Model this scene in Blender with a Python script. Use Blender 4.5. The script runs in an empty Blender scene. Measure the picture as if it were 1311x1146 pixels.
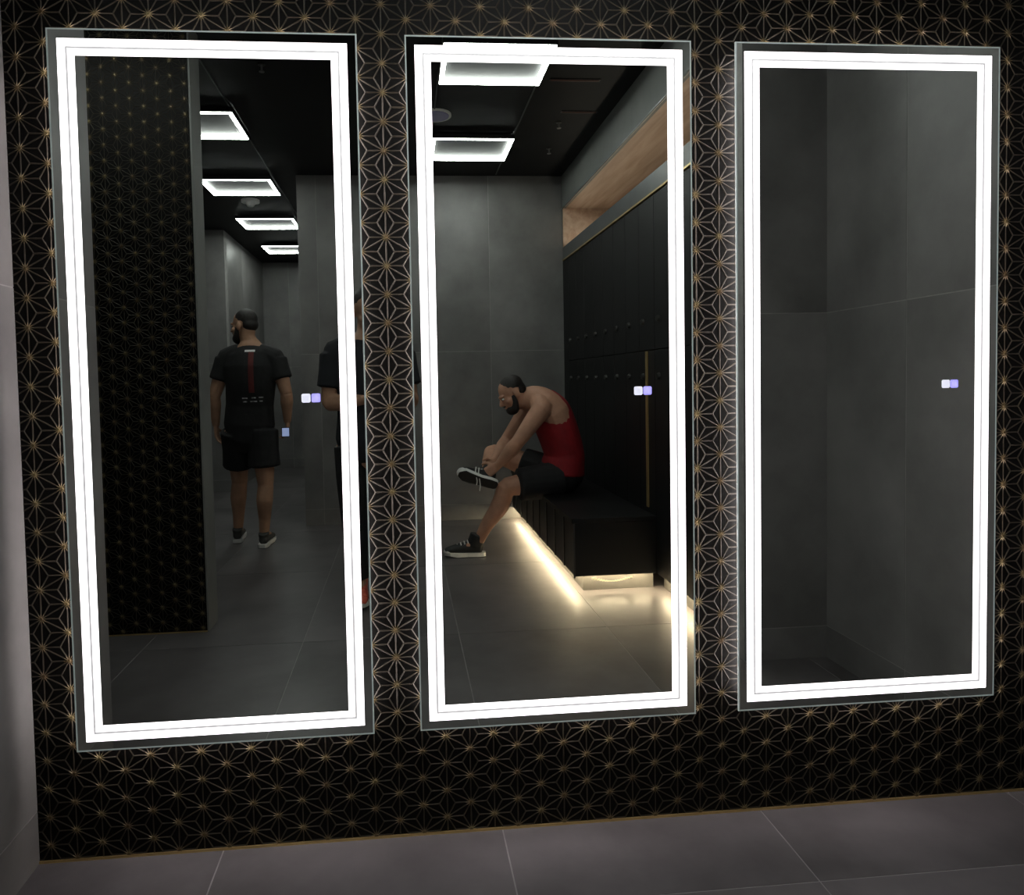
import bpy, bmesh, math, random
from mathutils import Vector, Matrix
from mathutils.bvhtree import BVHTree

random.seed(7)
C = bpy.context.scene.collection
SC = bpy.context.scene
V = Vector

# ------------------------------------------------------------------ camera, world, exposure
cam_d = bpy.data.cameras.new('camera')
cam_d.sensor_fit = 'HORIZONTAL'
cam_d.sensor_width = 36.0
cam_d.lens = 36.0 * 879.6 / 1311.0
cam_d.shift_x = (655.5 - 588.1) / 1311.0
cam_d.shift_y = -(573.0 - 522.7) / 1311.0
cam_d.clip_start = 0.02
cam_d.clip_end = 60
cam = bpy.data.objects.new('camera', cam_d)
C.objects.link(cam)
_r = V((0.99638, -0.08251, -0.02068)); _u = V((0.02386, 0.03766, 0.99901)); _f = V((0.08165, 0.99588, -0.03949))
cam.matrix_world = Matrix(((_r.x, _u.x, -_f.x, 0.0), (_r.y, _u.y, -_f.y, -1.8172), (_r.z, _u.z, -_f.z, 1.225), (0, 0, 0, 1)))
SC.camera = cam

w = bpy.data.worlds.new('world'); SC.world = w; w.use_nodes = True
w.node_tree.nodes['Background'].inputs[0].default_value = (0.5, 0.55, 0.6, 1)
w.node_tree.nodes['Background'].inputs[1].default_value = 0.003
SC.view_settings.view_transform = 'Standard'
SC.view_settings.look = 'None'
SC.view_settings.gamma = 1
SC.view_settings.use_curve_mapping = False
SC.view_settings.exposure = 0.0

E_MIRROR = 2.6      # light strips in the mirrors
E_HALO = 21.0        # strips behind the glass edge that wash the wall
E_CEIL = 38.0        # ceiling light frames
E_WARM = 120.0        # warm tape under the bench
E_NICHE = 16.0  # added hidden light that brightens the niche wood

# ------------------------------------------------------------------ materials
def nodes_of(m):
    m.use_nodes = True
    nt = m.node_tree
    return nt, nt.nodes, nt.links, nt.nodes['Principled BSDF']

def mat(name, col, rough=0.5, metal=0.0, var=0.0, scale=8.0, col2=None, bump=0.0, bscale=60.0, spec=0.5, detail=4.0, rnd=0.0):
    m = bpy.data.materials.new(name)
    nt, N, L, b = nodes_of(m)
    b.inputs['Base Color'].default_value = (*col, 1)
    b.inputs['Roughness'].default_value = rough
    b.inputs['Metallic'].default_value = metal
    b.inputs['Specular IOR Level'].default_value = spec
    tc = N.new('ShaderNodeTexCoord')
    vec = tc.outputs['Object']
    if rnd:
        oi = N.new('ShaderNodeObjectInfo')
        ad = N.new('ShaderNodeVectorMath'); ad.operation = 'ADD'
        sc = N.new('ShaderNodeMath'); sc.operation = 'MULTIPLY'; sc.inputs[1].default_value = 37.0
        L.new(oi.outputs['Random'], sc.inputs[0])
        L.new(vec, ad.inputs[0]); L.new(sc.outputs[0], ad.inputs[1])
        vec = ad.outputs[0]
    if var or col2:
        n = N.new('ShaderNodeTexNoise'); n.inputs['Scale'].default_value = scale; n.inputs['Detail'].default_value = detail
        n.inputs['Roughness'].default_value = 0.6
        L.new(vec, n.inputs['Vector'])
        cr = N.new('ShaderNodeValToRGB')
        cr.color_ramp.elements[0].position = 0.32; cr.color_ramp.elements[1].position = 0.70
        a = col if col2 else tuple(c * (1 - var) for c in col)
        z = col2 if col2 else tuple(c * (1 + var) for c in col)
        cr.color_ramp.elements[0].color = (*a, 1); cr.color_ramp.elements[1].color = (*z, 1)
        L.new(n.outputs['Fac'], cr.inputs[0]); L.new(cr.outputs[0], b.inputs['Base Color'])
    if bump:
        n2 = N.new('ShaderNodeTexNoise'); n2.inputs['Scale'].default_value = bscale; n2.inputs['Detail'].default_value = 3
        L.new(vec, n2.inputs['Vector'])
        bp = N.new('ShaderNodeBump'); bp.inputs['Strength'].default_value = bump; bp.inputs['Distance'].default_value = 0.004
        L.new(n2.outputs['Fac'], bp.inputs['Height']); L.new(bp.outputs[0], b.inputs['Normal'])
    return m

def emit(name, col, s, base=(0.8, 0.8, 0.8)):
    m = bpy.data.materials.new(name)
    nt, N, L, b = nodes_of(m)
    b.inputs['Base Color'].default_value = (*base, 1)
    b.inputs['Roughness'].default_value = 0.4
    b.inputs['Emission Color'].default_value = (*col, 1)
    b.inputs['Emission Strength'].default_value = s
    return m

def wood_mat():
    m = bpy.data.materials.new('pale_oak')
    nt, N, L, b = nodes_of(m)
    tc = N.new('ShaderNodeTexCoord'); mp = N.new('ShaderNodeMapping')
    mp.inputs['Scale'].default_value = (9, 0.8, 9)
    L.new(tc.outputs['Object'], mp.inputs[0])
    n = N.new('ShaderNodeTexNoise'); n.inputs['Scale'].default_value = 2.2; n.inputs['Detail'].default_value = 6; n.inputs['Distortion'].default_value = 0.6
    L.new(mp.outputs[0], n.inputs['Vector'])
    cr = N.new('ShaderNodeValToRGB')
    cr.color_ramp.elements[0].position = 0.3; cr.color_ramp.elements[0].color = (0.36, 0.235, 0.165, 1)
    cr.color_ramp.elements[1].position = 0.72; cr.color_ramp.elements[1].color = (0.56, 0.41, 0.31, 1)
    L.new(n.outputs['Fac'], cr.inputs[0]); L.new(cr.outputs[0], b.inputs['Base Color'])
    b.inputs['Roughness'].default_value = 0.5
    return m

M = dict(
    tile_wall=mat('grey_wall_tile', (0.112, 0.109, 0.108), 0.42, col2=(0.225, 0.219, 0.215), scale=1.7, detail=7, bump=0.05, bscale=30, rnd=1),
    tile_floor=mat('grey_floor_tile', (0.070, 0.064, 0.065), 0.38, col2=(0.150, 0.138, 0.141), scale=2.0, detail=7, bump=0.06, bscale=30, rnd=1),
    grout=mat('grout', (0.29, 0.28, 0.275), 0.8, var=0.15, scale=20),
    black_wall=mat('black_wall_panel', (0.0016, 0.0014, 0.0012), 0.5, var=0.4, scale=30, spec=0.10),
    gold_line=mat('bronze_line', (0.017, 0.013, 0.0085), 0.5, metal=0.3, spec=0.35, col2=(0.034, 0.028, 0.019), scale=7, detail=2),
    gold_node=mat('gold_node', (0.085, 0.054, 0.024), 0.40, metal=0.4, col2=(0.155, 0.122, 0.055), scale=9, detail=2),
    gold_trim=mat('gold_trim', (0.62, 0.45, 0.2), 0.35, metal=0.8, var=0.15),
    ceil=mat('black_ceiling', (0.007, 0.007, 0.008), 0.6, spec=0.25, var=0.25, scale=3),
    black_metal=mat('black_metal', (0.012, 0.012, 0.013), 0.4, metal=0.2, var=0.1),
    locker=mat('black_locker_laminate', (0.0045, 0.0048, 0.0052), 0.5, var=0.2, scale=5, spec=0.35, rnd=1),
    bench=mat('black_bench_laminate', (0.004, 0.004, 0.0042), 0.5, var=0.2, scale=5, spec=0.3),
    edge_dark=mat('dark_edge_trim', (0.05, 0.049, 0.046), 0.4, metal=0.4, var=0.1),
    rail=mat('grey_rail', (0.10, 0.105, 0.105), 0.4, metal=0.3, var=0.1),
    steel=mat('dull_steel', (0.35, 0.35, 0.34), 0.35, metal=0.9, var=0.1),
    plinth=mat('grey_metal_plinth', (0.10, 0.095, 0.088), 0.5, metal=0.2, var=0.1),
    wood=wood_mat(),
    fascia=mat('grey_fascia', (0.17, 0.175, 0.168), 0.5, var=0.15, scale=3, detail=6),
    mirror=mat('mirror_silver', (0.72, 0.76, 0.715), 0.0, metal=1.0),
    glass_edge=emit('polished_glass_edge', (0.85, 1.0, 0.97), 0.10, (0.5, 0.56, 0.55)),  # faint emission stands in for LED light piped through the glass
    alu=mat('aluminium_box', (0.4, 0.4, 0.4), 0.4, metal=0.8, var=0.05),
    led=emit('frosted_led_band', (1.0, 0.935, 0.96), E_MIRROR),
    led_gap=emit('bloom_gap', (0.95, 0.95, 0.97), 0.40),  # plain glass gap, its glow stands in for bloom from the strips
    halo=emit('halo_led', (1.0, 0.90, 0.905), E_HALO),
    ceil_led=emit('ceiling_led', (0.97, 1.0, 0.98), E_CEIL),
    warm_led=emit('warm_led', (1.0, 0.77, 0.50), E_WARM),
    added_niche_glow=emit('added_niche_glow', (1.0, 0.88, 0.74), E_NICHE),  # emitter added to brighten the niche
    tape=emit('yellow_led_tape', (1.0, 0.80, 0.30), 0.7),
    btn_white=emit('button_white', (0.82, 0.83, 1.0), 0.85),
    btn_violet=emit('button_violet', (0.30, 0.26, 1.0), 0.95),
    icon_grey=emit('icon_grey', (0.62, 0.64, 0.85), 0.55),
    icon_violet=emit('icon_violet', (0.50, 0.46, 1.0), 1.0),
    screen=emit('phone_screen', (0.32, 0.42, 0.85), 0.55),
    skin=mat('skin', (0.50, 0.27, 0.18), 0.55, var=0.12, scale=12, spec=0.3),
    skin2=mat('skin_tan', (0.42, 0.24, 0.155), 0.55, var=0.12, scale=12, spec=0.3),
    hair=mat('dark_hair', (0.012, 0.009, 0.008), 0.6, var=0.4, scale=60, bump=0.6, bscale=180),
    eye=mat('eye', (0.5, 0.48, 0.46), 0.2, var=0.1), iris=mat('iris', (0.03, 0.018, 0.012), 0.2, var=0.1),
    black_cloth=mat('black_cloth', (0.010, 0.010, 0.011), 0.85, var=0.3, scale=15, bump=0.3, bscale=40),
    navy_cloth=mat('charcoal_cloth', (0.010, 0.011, 0.015), 0.85, var=0.3, scale=15, bump=0.3, bscale=40),
    red_cloth=mat('red_cloth', (0.26, 0.005, 0.010), 0.8, var=0.2, scale=10, bump=0.3, bscale=35),
    stripe=mat('dark_red_print', (0.10, 0.012, 0.010), 0.7, var=0.2),
    white_print=mat('white_print', (0.75, 0.75, 0.75), 0.6, var=0.1),
    worn_print=mat('worn_print', (0.10, 0.10, 0.10), 0.6, col2=(0.65, 0.65, 0.65), scale=45, detail=1),
    shoe=mat('black_shoe', (0.014, 0.014, 0.015), 0.6, var=0.3, scale=30),
    shoe_grey=mat('grey_shoe', (0.05, 0.05, 0.048), 0.6, var=0.3, scale=40),
    sole_white=mat('white_rubber', (0.70, 0.70, 0.68), 0.5, var=0.08),
    sole_black=mat('black_rubber', (0.02, 0.02, 0.02), 0.6, var=0.2),
    shoe_coral=mat('coral_shoe', (0.75, 0.16, 0.10), 0.6, col2=(0.52, 0.07, 0.04), scale=60, detail=1),
    sock=mat('dark_sock', (0.02, 0.02, 0.02), 0.8, var=0.2),
    lace=mat('white_lace', (0.72, 0.72, 0.70), 0.7, var=0.1),
    white_plastic=mat('white_plastic', (0.85, 0.85, 0.85), 0.4, var=0.05),
    speaker=mat('violet_speaker_cover', (0.22, 0.19, 0.42), 0.35, var=0.1),
    red_slot=mat('dark_red_slot', (0.07, 0.018, 0.012), 0.6, var=0.2),
)

# ------------------------------------------------------------------ mesh helpers
def box(bm, x0, x1, y0, y1, z0, z1):
    x0, x1 = min(x0, x1), max(x0, x1); y0, y1 = min(y0, y1), max(y0, y1); z0, z1 = min(z0, z1), max(z0, z1)
    v = [bm.verts.new(p) for p in ((x0, y0, z0), (x1, y0, z0), (x1, y1, z0), (x0, y1, z0), (x0, y0, z1), (x1, y0, z1), (x1, y1, z1), (x0, y1, z1))]
    for f in ((3, 2, 1, 0), (4, 5, 6, 7), (0, 1, 5, 4), (1, 2, 6, 5), (2, 3, 7, 6), (3, 0, 4, 7)):
        bm.faces.new([v[i] for i in f])
    return v

def bevel(bm, w=0.002, seg=1):
    bmesh.ops.bevel(bm, geom=list(bm.edges), offset=w, segments=seg, affect='EDGES', profile=0.5)

def obj(name, bm, m, parent=None, smooth=False, kind=None):
    bmesh.ops.recalc_face_normals(bm, faces=bm.faces)
    me = bpy.data.meshes.new(name)
    if parent is not None:
        p, off = parent, V((0, 0, 0))
        while p is not None:
            off += V(p.location); p = p.parent
        bmesh.ops.translate(bm, vec=-off, verts=bm.verts)
    bm.to_mesh(me); bm.free()
    if smooth:
        for f in me.polygons: f.use_smooth = True
    me.materials.append(m if not isinstance(m, str) else M[m])
    o = bpy.data.objects.new(name, me)
    C.objects.link(o)
    if parent is not None: o.parent = parent
    if kind: o['kind'] = kind
    return o

def bx(name, dims, m, parent=None, bev=0.0, kind=None, label=None):
    bm = bmesh.new(); box(bm, *dims)
    if bev: bevel(bm, bev)
    o = obj(name, bm, m, parent, kind=kind)
    if label: o['label'] = label
    return o

def thing(name, label, cat, loc=(0, 0, 0), group=None):
    o = bpy.data.objects.new(name, None); o.empty_display_size = 0.05
    C.objects.link(o); o.location = loc
    o['label'] = label; o['category'] = cat
    if group: o['group'] = group
    return o

def struct(name, bm, m, parent=None):
    return obj(name, bm, m, parent, kind='structure')

def sbox(name, dims, m, parent=None):
    bm = bmesh.new(); box(bm, *dims); return struct(name, bm, m, parent)

def dup(root, loc, label=None):
    r = root.copy(); C.objects.link(r); r.location = loc
    if label: r['label'] = label
    for ch in list(root.children):
        c = ch.copy(); C.objects.link(c); c.parent = r
        for g in list(ch.children):
            d = g.copy(); C.objects.link(d); d.parent = c
    return r

def cyl(bm, c, r, h, axis='z', seg=20, r2=None):
    mt = Matrix.Translation(c)
    if axis == 'x': mt = mt @ Matrix.Rotation(math.pi / 2, 4, 'Y')
    if axis == 'y': mt = mt @ Matrix.Rotation(math.pi / 2, 4, 'X')
    bmesh.ops.create_cone(bm, cap_ends=True, segments=seg, radius1=r, radius2=r if r2 is None else r2, depth=h, matrix=mt)

GAP, PROUD = 0.0038, 0.0012

def seams(a, b, cuts):
    e = [a] + [c for c in sorted(cuts) if a + 0.02 < c < b - 0.02] + [b]
    return list(zip(e[:-1], e[1:]))

WALL_Z = (0.138, 1.482)
def tiled_wall(name, face, coord, a, b, ucuts, thick, zmax=3.0, zcuts=WALL_Z, both=False):
    """face: '+x','-x','+y','-y' = direction the tiles look; coord = plane of the tile faces; a..b = extent along the wall."""
    ax, s = face[1], (1 if face[0] == '+' else -1)
    back = coord - s * thick; g = coord - s * PROUD
    g2 = back + s * PROUD if both else back
    d = (g2, g, a, b, 0, zmax) if ax == 'x' else (a, b, g2, g, 0, zmax)
    wl = sbox(name, d, 'grout')
    for side in ((coord, g), (back, g2)) if both else ((coord, g),):
        p, q = side
        for (u0, u1) in seams(a, b, ucuts):
            for (z0, z1) in seams(0, zmax, zcuts):
                h = GAP / 2
                e0 = u0 + (h if u0 > a else 0); e1 = u1 - (h if u1 < b else 0)
                f0 = z0 + (h if z0 > 0 else 0); f1 = z1 - (h if z1 < zmax else 0)
                dd = (p, q, e0, e1, f0, f1) if ax == 'x' else (e0, e1, p, q, f0, f1)
                bx('wall_tile', dd, 'tile_wall', wl)
    return wl

# ------------------------------------------------------------------ the room
XL, XR = -0.965, 1.80
CEIL = 3.0
floor = sbox('floor', (-2.75, 1.95, -8.65, 0.12, -0.12, -PROUD), 'grout')
xc = [-0.4995 - 0.741 * 3, -0.4995 - 0.741 * 2, -0.4995 - 0.741, -0.4995, 0.2435, 0.976, 1.717]
yc = [-0.28 - 1.245 * k for k in range(8)]
for (u0, u1) in seams(-2.75, 1.95, xc):
    for (v0, v1) in seams(-8.65, 0.0, yc):
        bx('floor_tile', (u0 + GAP / 2, u1 - GAP / 2, v0 + GAP / 2, v1 - GAP / 2, -0.02, 0.0), 'tile_floor', floor)
ceiling = sbox('ceiling', (-2.75, 2.1, -8.65, 0.12, CEIL, CEIL + 0.1), 'ceil')

tiled_wall('wall_left', '+x', XL, -0.53, 0.0, [], 0.12)
tiled_wall('wall_right', '-x', XR, -1.04, 0.0, [-0.578], 0.12)
tiled_wall('wall_return', '+y', -1.04, 1.432, 1.92, [], 0.11)
tiled_wall('wall_back', '+y', -4.25, -0.86, 1.43, [-0.70, 0.04, 0.78], 0.12)
tiled_wall('wall_corridor_right', '-x', -0.86, -8.5, -4.37, [-7.0, -6.0, -5.0], 0.12)
tiled_wall('wall_corridor_end', '+y', -8.5, -2.75, -0.74, [-1.62, -2.36], 0.12)
tiled_wall('wall_corridor_left', '+x', -1.99, -8.5, -6.46, [-7.2], 0.12)
tiled_wall('wall_corridor_front', '+y', -6.34, -2.75, -1.99, [-2.4], 0.12)
tiled_wall('wall_passage_left', '+x', -2.62, -6.34, 0.0, [-0.74 * k for k in range(1, 9)], 0.12)
tiled_wall('wall_passage_front', '-y', 0.0, -2.62, -1.085, [-1.85], 0.12)

# decorated wall: black panel with a raised bronze star lattice
AX, BZ = 0.0643, 0.07422
def lattice(parent, ox, oz, x0, x1, z0, z1, y, skip=(), s=-1, w=0.0021, h=0.0012):
    """hemp-leaf star lattice on the plane y, standing out along s*y; skip = rectangles fully hidden behind a mirror box"""
    bl = bmesh.new(); bn = bmesh.new()
    def hidden(px, pz): return any(a < px < b and c < pz < d for a, b, c, d in skip)
    def inside(p): return x0 <= p[0] <= x1 and z0 <= p[1] <= z1
    def strip(p, q):
        # clip to the panel
        t0, t1 = 0.0, 1.0
        for k, lo, hi in ((0, x0, x1), (1, z0, z1)):
            d = q[k] - p[k]
            if abs(d) < 1e-9:
                if not lo <= p[k] <= hi: return
                continue
            ta, tb = (lo - p[k]) / d, (hi - p[k]) / d
            t0, t1 = max(t0, min(ta, tb)), min(t1, max(ta, tb))
        if t1 - t0 < 0.02: return
        a = (p[0] + (q[0] - p[0]) * t0, p[1] + (q[1] - p[1]) * t0); b = (p[0] + (q[0] - p[0]) * t1, p[1] + (q[1] - p[1]) * t1)
        if hidden(*a) and hidden(*b): return
        L = math.hypot(b[0] - a[0], b[1] - a[1]); nx, nz = -(b[1] - a[1]) / L * w, (b[0] - a[0]) / L * w
        vs = [bl.verts.new(c) for c in ((a[0] + nx, y, a[1] + nz), (b[0] + nx, y, b[1] + nz), (a[0], y + s * h, a[1]), (b[0], y + s * h, b[1]), (a[0] - nx, y, a[1] - nz), (b[0] - nx, y, b[1] - nz))]
        bl.faces.new((vs[0], vs[1], vs[3], vs[2])); bl.faces.new((vs[2], vs[3], vs[5], vs[4]))
    i0, i1 = int((x0 - ox) / AX) - 2, int((x1 - ox) / AX) + 2
    j0, j1 = int((z0 - oz) / BZ) - 2, int((z1 - oz) / BZ) + 2
    def P(i, j): return (ox + AX * i, oz + BZ * (j + 0.5 * (i % 2)))
    for i in range(i0, i1 + 1):
        for j in range(j0, j1 + 1):
            p = P(i, j); up = (p[0], p[1] + BZ)
            ru = (p[0] + AX, p[1] + BZ / 2); rd = (p[0] + AX, p[1] - BZ / 2)
            strip(p, up); strip(p, ru); strip(p, rd)
            c1 = (p[0] + AX / 3, p[1] + BZ / 2)      # centre of p, up, ru
            c2 = (p[0] + AX * 2 / 3, p[1])           # centre of p, ru, rd
            for q in (p, up, ru): strip(q, c1)
            for q in (p, ru, rd): strip(q, c2)
            if inside(p) and not hidden(*p):
                rad = (0.0155, 0.0052)
                ring = [bn.verts.new((p[0] + rad[k % 2] * math.cos(math.pi / 12 * k), y + s * (0.0014 if k % 2 == 0 else 0.0002), p[1] + rad[k % 2] * math.sin(math.pi / 12 * k))) for k in range(24)]
                top = [bn.verts.new((p[0] + 0.0034 * math.cos(math.pi / 12 * k), y + s * 0.0026, p[1] + 0.0034 * math.sin(math.pi / 12 * k))) for k in range(24)]
                for k in range(24): bn.faces.new((ring[k], ring[(k + 1) % 24], top[(k + 1) % 24], top[k]))
                bn.faces.new(top)
    obj('line_lattice', bl, 'gold_line', parent, kind='stuff')
    obj('star_centres', bn, 'gold_node', parent, kind='stuff')

MX = (-0.845, 0.026, 0.897); MW, MZ0, MZ1 = 0.75, 0.3045, 2.105
wf = sbox('wall_front', (XL, XR, 0.0, 0.12, 0.0, CEIL), 'black_wall')
hid = [(x + 0.06, x + MW - 0.06, MZ0 + 0.06, MZ1 - 0.06) for x in MX]
lattice(wf, 0.030, 0.008, XL, XR, 0.006, CEIL, 0.0, hid)
bx('edge_trim', (XL, XR, -0.004, 0.0, 0.0, 0.006), 'gold_trim', wf)

col = sbox('column', (-1.80, -1.00, -1.90, -1.735, 0.0, CEIL), 'black_wall')
bx('edge_trim', (-1.80, -1.00, -1.735, -1.731, 0, 0.006), 'gold_trim', col)
lattice(col, -1.02, 0.02, -1.80, -1.006, 0.006, CEIL, -1.735, (), s=1)
bx('side_cladding', (-1.0, -0.992, -1.90, -1.735, 0, CEIL), 'fascia', col, label='grey side of the column')

# thin rails the ceiling lights hang under
for k, (x, y0, y1) in enumerate(((-1.055, -8.4, -0.1), (0.845, -4.2, -0.1), (0.25, -4.2, -0.1))):
    sbox('trim_%d' % (k + 1), (x - 0.004, x + 0.004, y0, y1, CEIL - 0.006, CEIL), 'rail')

# overhead niche above the lockers
NY0, NY1 = -4.25, -1.15
fascia = sbox('wall_fascia', (1.43, 1.46, NY0, NY1, 2.716, CEIL), 'fascia')
sbox('wall_locker_back', (2.0, 2.1, NY0 - 0.12, -1.04, 0, CEIL), 'fascia')
bm = bmesh.new(); cyl(bm, (1.432, (NY0 + NY1) / 2, 2.716), 0.007, NY1 - NY0, 'y', 12); obj('edge_bead', bm, 'steel', fascia, True)
niche = sbox('trim_4', (1.46, 2.0, NY0, NY1, 2.716, 2.736), 'wood')
niche.name = 'niche_soffit'
bx('end_board', (1.435, 2.0, NY0, NY0 + 0.018, 2.378, 2.716), 'wood', niche)
bx('end_board', (1.435, 2.0, NY1 - 0.018, NY1, 2.378, 2.716), 'wood', niche)
bx('back_board', (1.985, 2.0, NY0 + 0.018, NY1 - 0.018, 2.378, 2.716), 'wood', niche)
sbox('wall_locker_end', (1.43, 2.1, NY0 - 0.12, NY0, 0, CEIL), 'fascia')

# ------------------------------------------------------------------ mirrors
def frame_strips(x0, x1, z0, z1, wd, y0, y1):
    """four mitred bars of a rectangular ring"""
    out = []
    o = ((x0, z0), (x1, z0), (x1, z1), (x0, z1)); i = ((x0 + wd, z0 + wd), (x1 - wd, z0 + wd), (x1 - wd, z1 - wd), (x0 + wd, z1 - wd))
    for k in range(4):
        a, b, c, d = o[k], o[(k + 1) % 4], i[(k + 1) % 4], i[k]
        bm = bmesh.new()
        f = [bm.verts.new((p[0], y0, p[1])) for p in (a, b, c, d)]; g = [bm.verts.new((p[0], y1, p[1])) for p in (a, b, c, d)]
        bm.faces.new(f); bm.faces.new(g)
        for n in range(4): bm.faces.new((f[n], f[(n + 1) % 4], g[(n + 1) % 4], g[n]))
        out.append(bm)
    return out

GY = -0.035
def make_mirror(x0, label):
    x1 = x0 + MW
    t = thing('illuminated_mirror', label, 'mirror', (x0 + MW / 2, 0, MZ0), 'tall lit mirrors on the star wall')
    bx('mirror_glass', (x0 + 0.002, x1 - 0.002, GY, GY + 0.005, MZ0 + 0.002, MZ1 - 0.002), 'mirror', t)
    e = 0.0036
    for b in frame_strips(x0, x1, MZ0, MZ1, e, GY - 0.0002, GY + 0.005): obj('polished_edge', b, 'glass_edge', t)
    q = 0.032
    bx('back_box', (x0 + q, x1 - q, GY + 0.0055, -0.0015, MZ0 + q, MZ1 - q), 'alu', t)
    for b in frame_strips(x0 + q - 0.004, x1 - q + 0.004, MZ0 + q - 0.004, MZ1 - q + 0.004, 0.0035, GY + 0.010, -0.010): obj('halo_strip', b, 'halo', t)
    for b in frame_strips(x0 + 0.0245, x1 - 0.0245, MZ0 + 0.0245, MZ1 - 0.0245, 0.0190, GY - 0.0006, GY): obj('outer_light_strip', b, 'led', t)
    for b in frame_strips(x0 + 0.0435, x1 - 0.0435, MZ0 + 0.0435, MZ1 - 0.0435, 0.0052, GY - 0.0005, GY): obj('bloom_line', b, 'led_gap', t)  # gap between the strips, bloom put in as a dim glow
    for b in frame_strips(x0 + 0.0487, x1 - 0.0487, MZ0 + 0.0487, MZ1 - 0.0487, 0.0165, GY - 0.0006, GY): obj('inner_light_strip', b, 'led', t)
    for k, (cx, m1, m2, lb) in enumerate(((x0 + 0.5985, 'btn_white', 'icon_grey', 'white lit touch button'), (x0 + 0.6235, 'btn_violet', 'icon_violet', 'violet lit touch button'))):
        bm = bmesh.new(); r, rr = 0.0113, 0.004
        pts = []
        for (sx, sz, a0) in ((1, 1, 0), (-1, 1, 90), (-1, -1, 180), (1, -1, 270)):
            for a in (0, 30, 60, 90):
                an = math.radians(a0 + a); pts.append((cx + sx * (r - rr) + rr * math.cos(an), 1.1895 + sz * (r - rr) + rr * math.sin(an)))
        f = [bm.verts.new((p[0], GY - 0.0008, p[1])) for p in pts]; g = [bm.verts.new((p[0], GY, p[1])) for p in pts]
        bm.faces.new(f)
        for n in range(len(pts)): bm.faces.new((f[n], f[(n + 1) % len(pts)], g[(n + 1) % len(pts)], g[n]))
        bt = obj('touch_button', bm, m1, t); bt['label'] = lb
        bm = bmesh.new()
        n = 18
        for j in range(n):      # small round icon with a gap at the top
            a0, a1 = math.radians(120 + 300 * j / n), math.radians(120 + 300 * (j + 1) / n)
            vs = [bm.verts.new((cx + rad * math.cos(a), GY - 0.0010, 1.1895 + rad * math.sin(a))) for a in (a0, a1) for rad in (0.0042, 0.0062)]
            bm.faces.new((vs[0], vs[1], vs[3], vs[2]))
        box(bm, cx - 0.001, cx + 0.001, GY - 0.0010, GY - 0.0009, 1.1895, 1.1895 + 0.0065)
        obj('icon', bm, m2, bt)
    return t
make_mirror(MX[0], 'left lit mirror, reflecting a patterned column and a man in black walking away')
make_mirror(MX[1], 'middle lit mirror, reflecting a man in a red vest on a bench')
make_mirror(MX[2], 'right lit mirror, reflecting only a bare corner of grey tiles')

# ------------------------------------------------------------------ ceiling lights
def make_ceiling_light(cx, cy, label):
    lx, ly = 0.585, 0.48
    z0 = 2.945
    t = thing('ceiling_light', label, 'ceiling light', (cx, cy, z0), 'open rectangular ceiling lights')
    wd = 0.023
    def ring(name, wdt, za, zb, m, ins=0.0):
        x0, x1, y0, y1 = cx - lx / 2 + ins, cx + lx / 2 - ins, cy - ly / 2 + ins, cy + ly / 2 - ins
        o = ((x0, y0), (x1, y0), (x1, y1), (x0, y1)); i = ((x0 + wdt, y0 + wdt), (x1 - wdt, y0 + wdt), (x1 - wdt, y1 - wdt), (x0 + wdt, y1 - wdt))
        for k in range(4):
            p4 = (o[k], o[(k + 1) % 4], i[(k + 1) % 4], i[k])
            bm = bmesh.new()
            f = [bm.verts.new((p[0], p[1], za)) for p in p4]; g = [bm.verts.new((p[0], p[1], zb)) for p in p4]
            bm.faces.new(f); bm.faces.new(g)
            for n in range(4): bm.faces.new((f[n], f[(n + 1) % 4], g[(n + 1) % 4], g[n]))
            obj(name, bm, m, t)
    ring('light_bar', wd, z0, z0 + 0.020, 'ceil_led')
    ring('housing', 0.005, z0 + 0.003, z0 + 0.034, 'black_metal', -0.0055)
    bx('inner_panel', (cx - lx / 2 + 0.002, cx + lx / 2 - 0.002, cy - ly / 2 + 0.002, cy + ly / 2 - 0.002, z0 + 0.024, z0 + 0.034), 'ceil', t)
    for sx in (-1, 1):
        bx('hanger', (cx + sx * (lx / 2 - 0.02) - 0.008, cx + sx * (lx / 2 - 0.02) + 0.008, cy - 0.02, cy + 0.02, z0 + 0.0345, CEIL), 'black_metal', t)
    return t
L0 = make_ceiling_light(0.545, -2.055, 'rectangular light frame showing brightest across the top of the middle mirror')
RL = dict((('r0', (0.545, -0.655)), ('l0', (-1.45, -1.02)), ('r2', (0.545, -3.43)), ('l1', (-1.325, -2.995)), ('l2', (-1.36, -4.445)), ('l3', (-1.383, -5.825)), ('l4', (-1.41, -7.26))))
LBL = dict(l0='rectangular light frame in the side passage in front of the patterned column',
           r0='rectangular light frame right in front of the patterned wall, above the middle mirror', r2='rectangular light frame nearest the grey back wall, past the round ceiling speaker',
           l1='rectangular light frame cut off by the patterned column', l2='whole rectangular light frame second along the corridor, before the smoke detector',
           l3='rectangular light frame third along the corridor, behind the smoke detector', l4='rectangular light frame farthest down the corridor')
for k, (x, y) in RL.items(): dup(L0, (x, y, 2.945), LBL[k])

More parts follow.
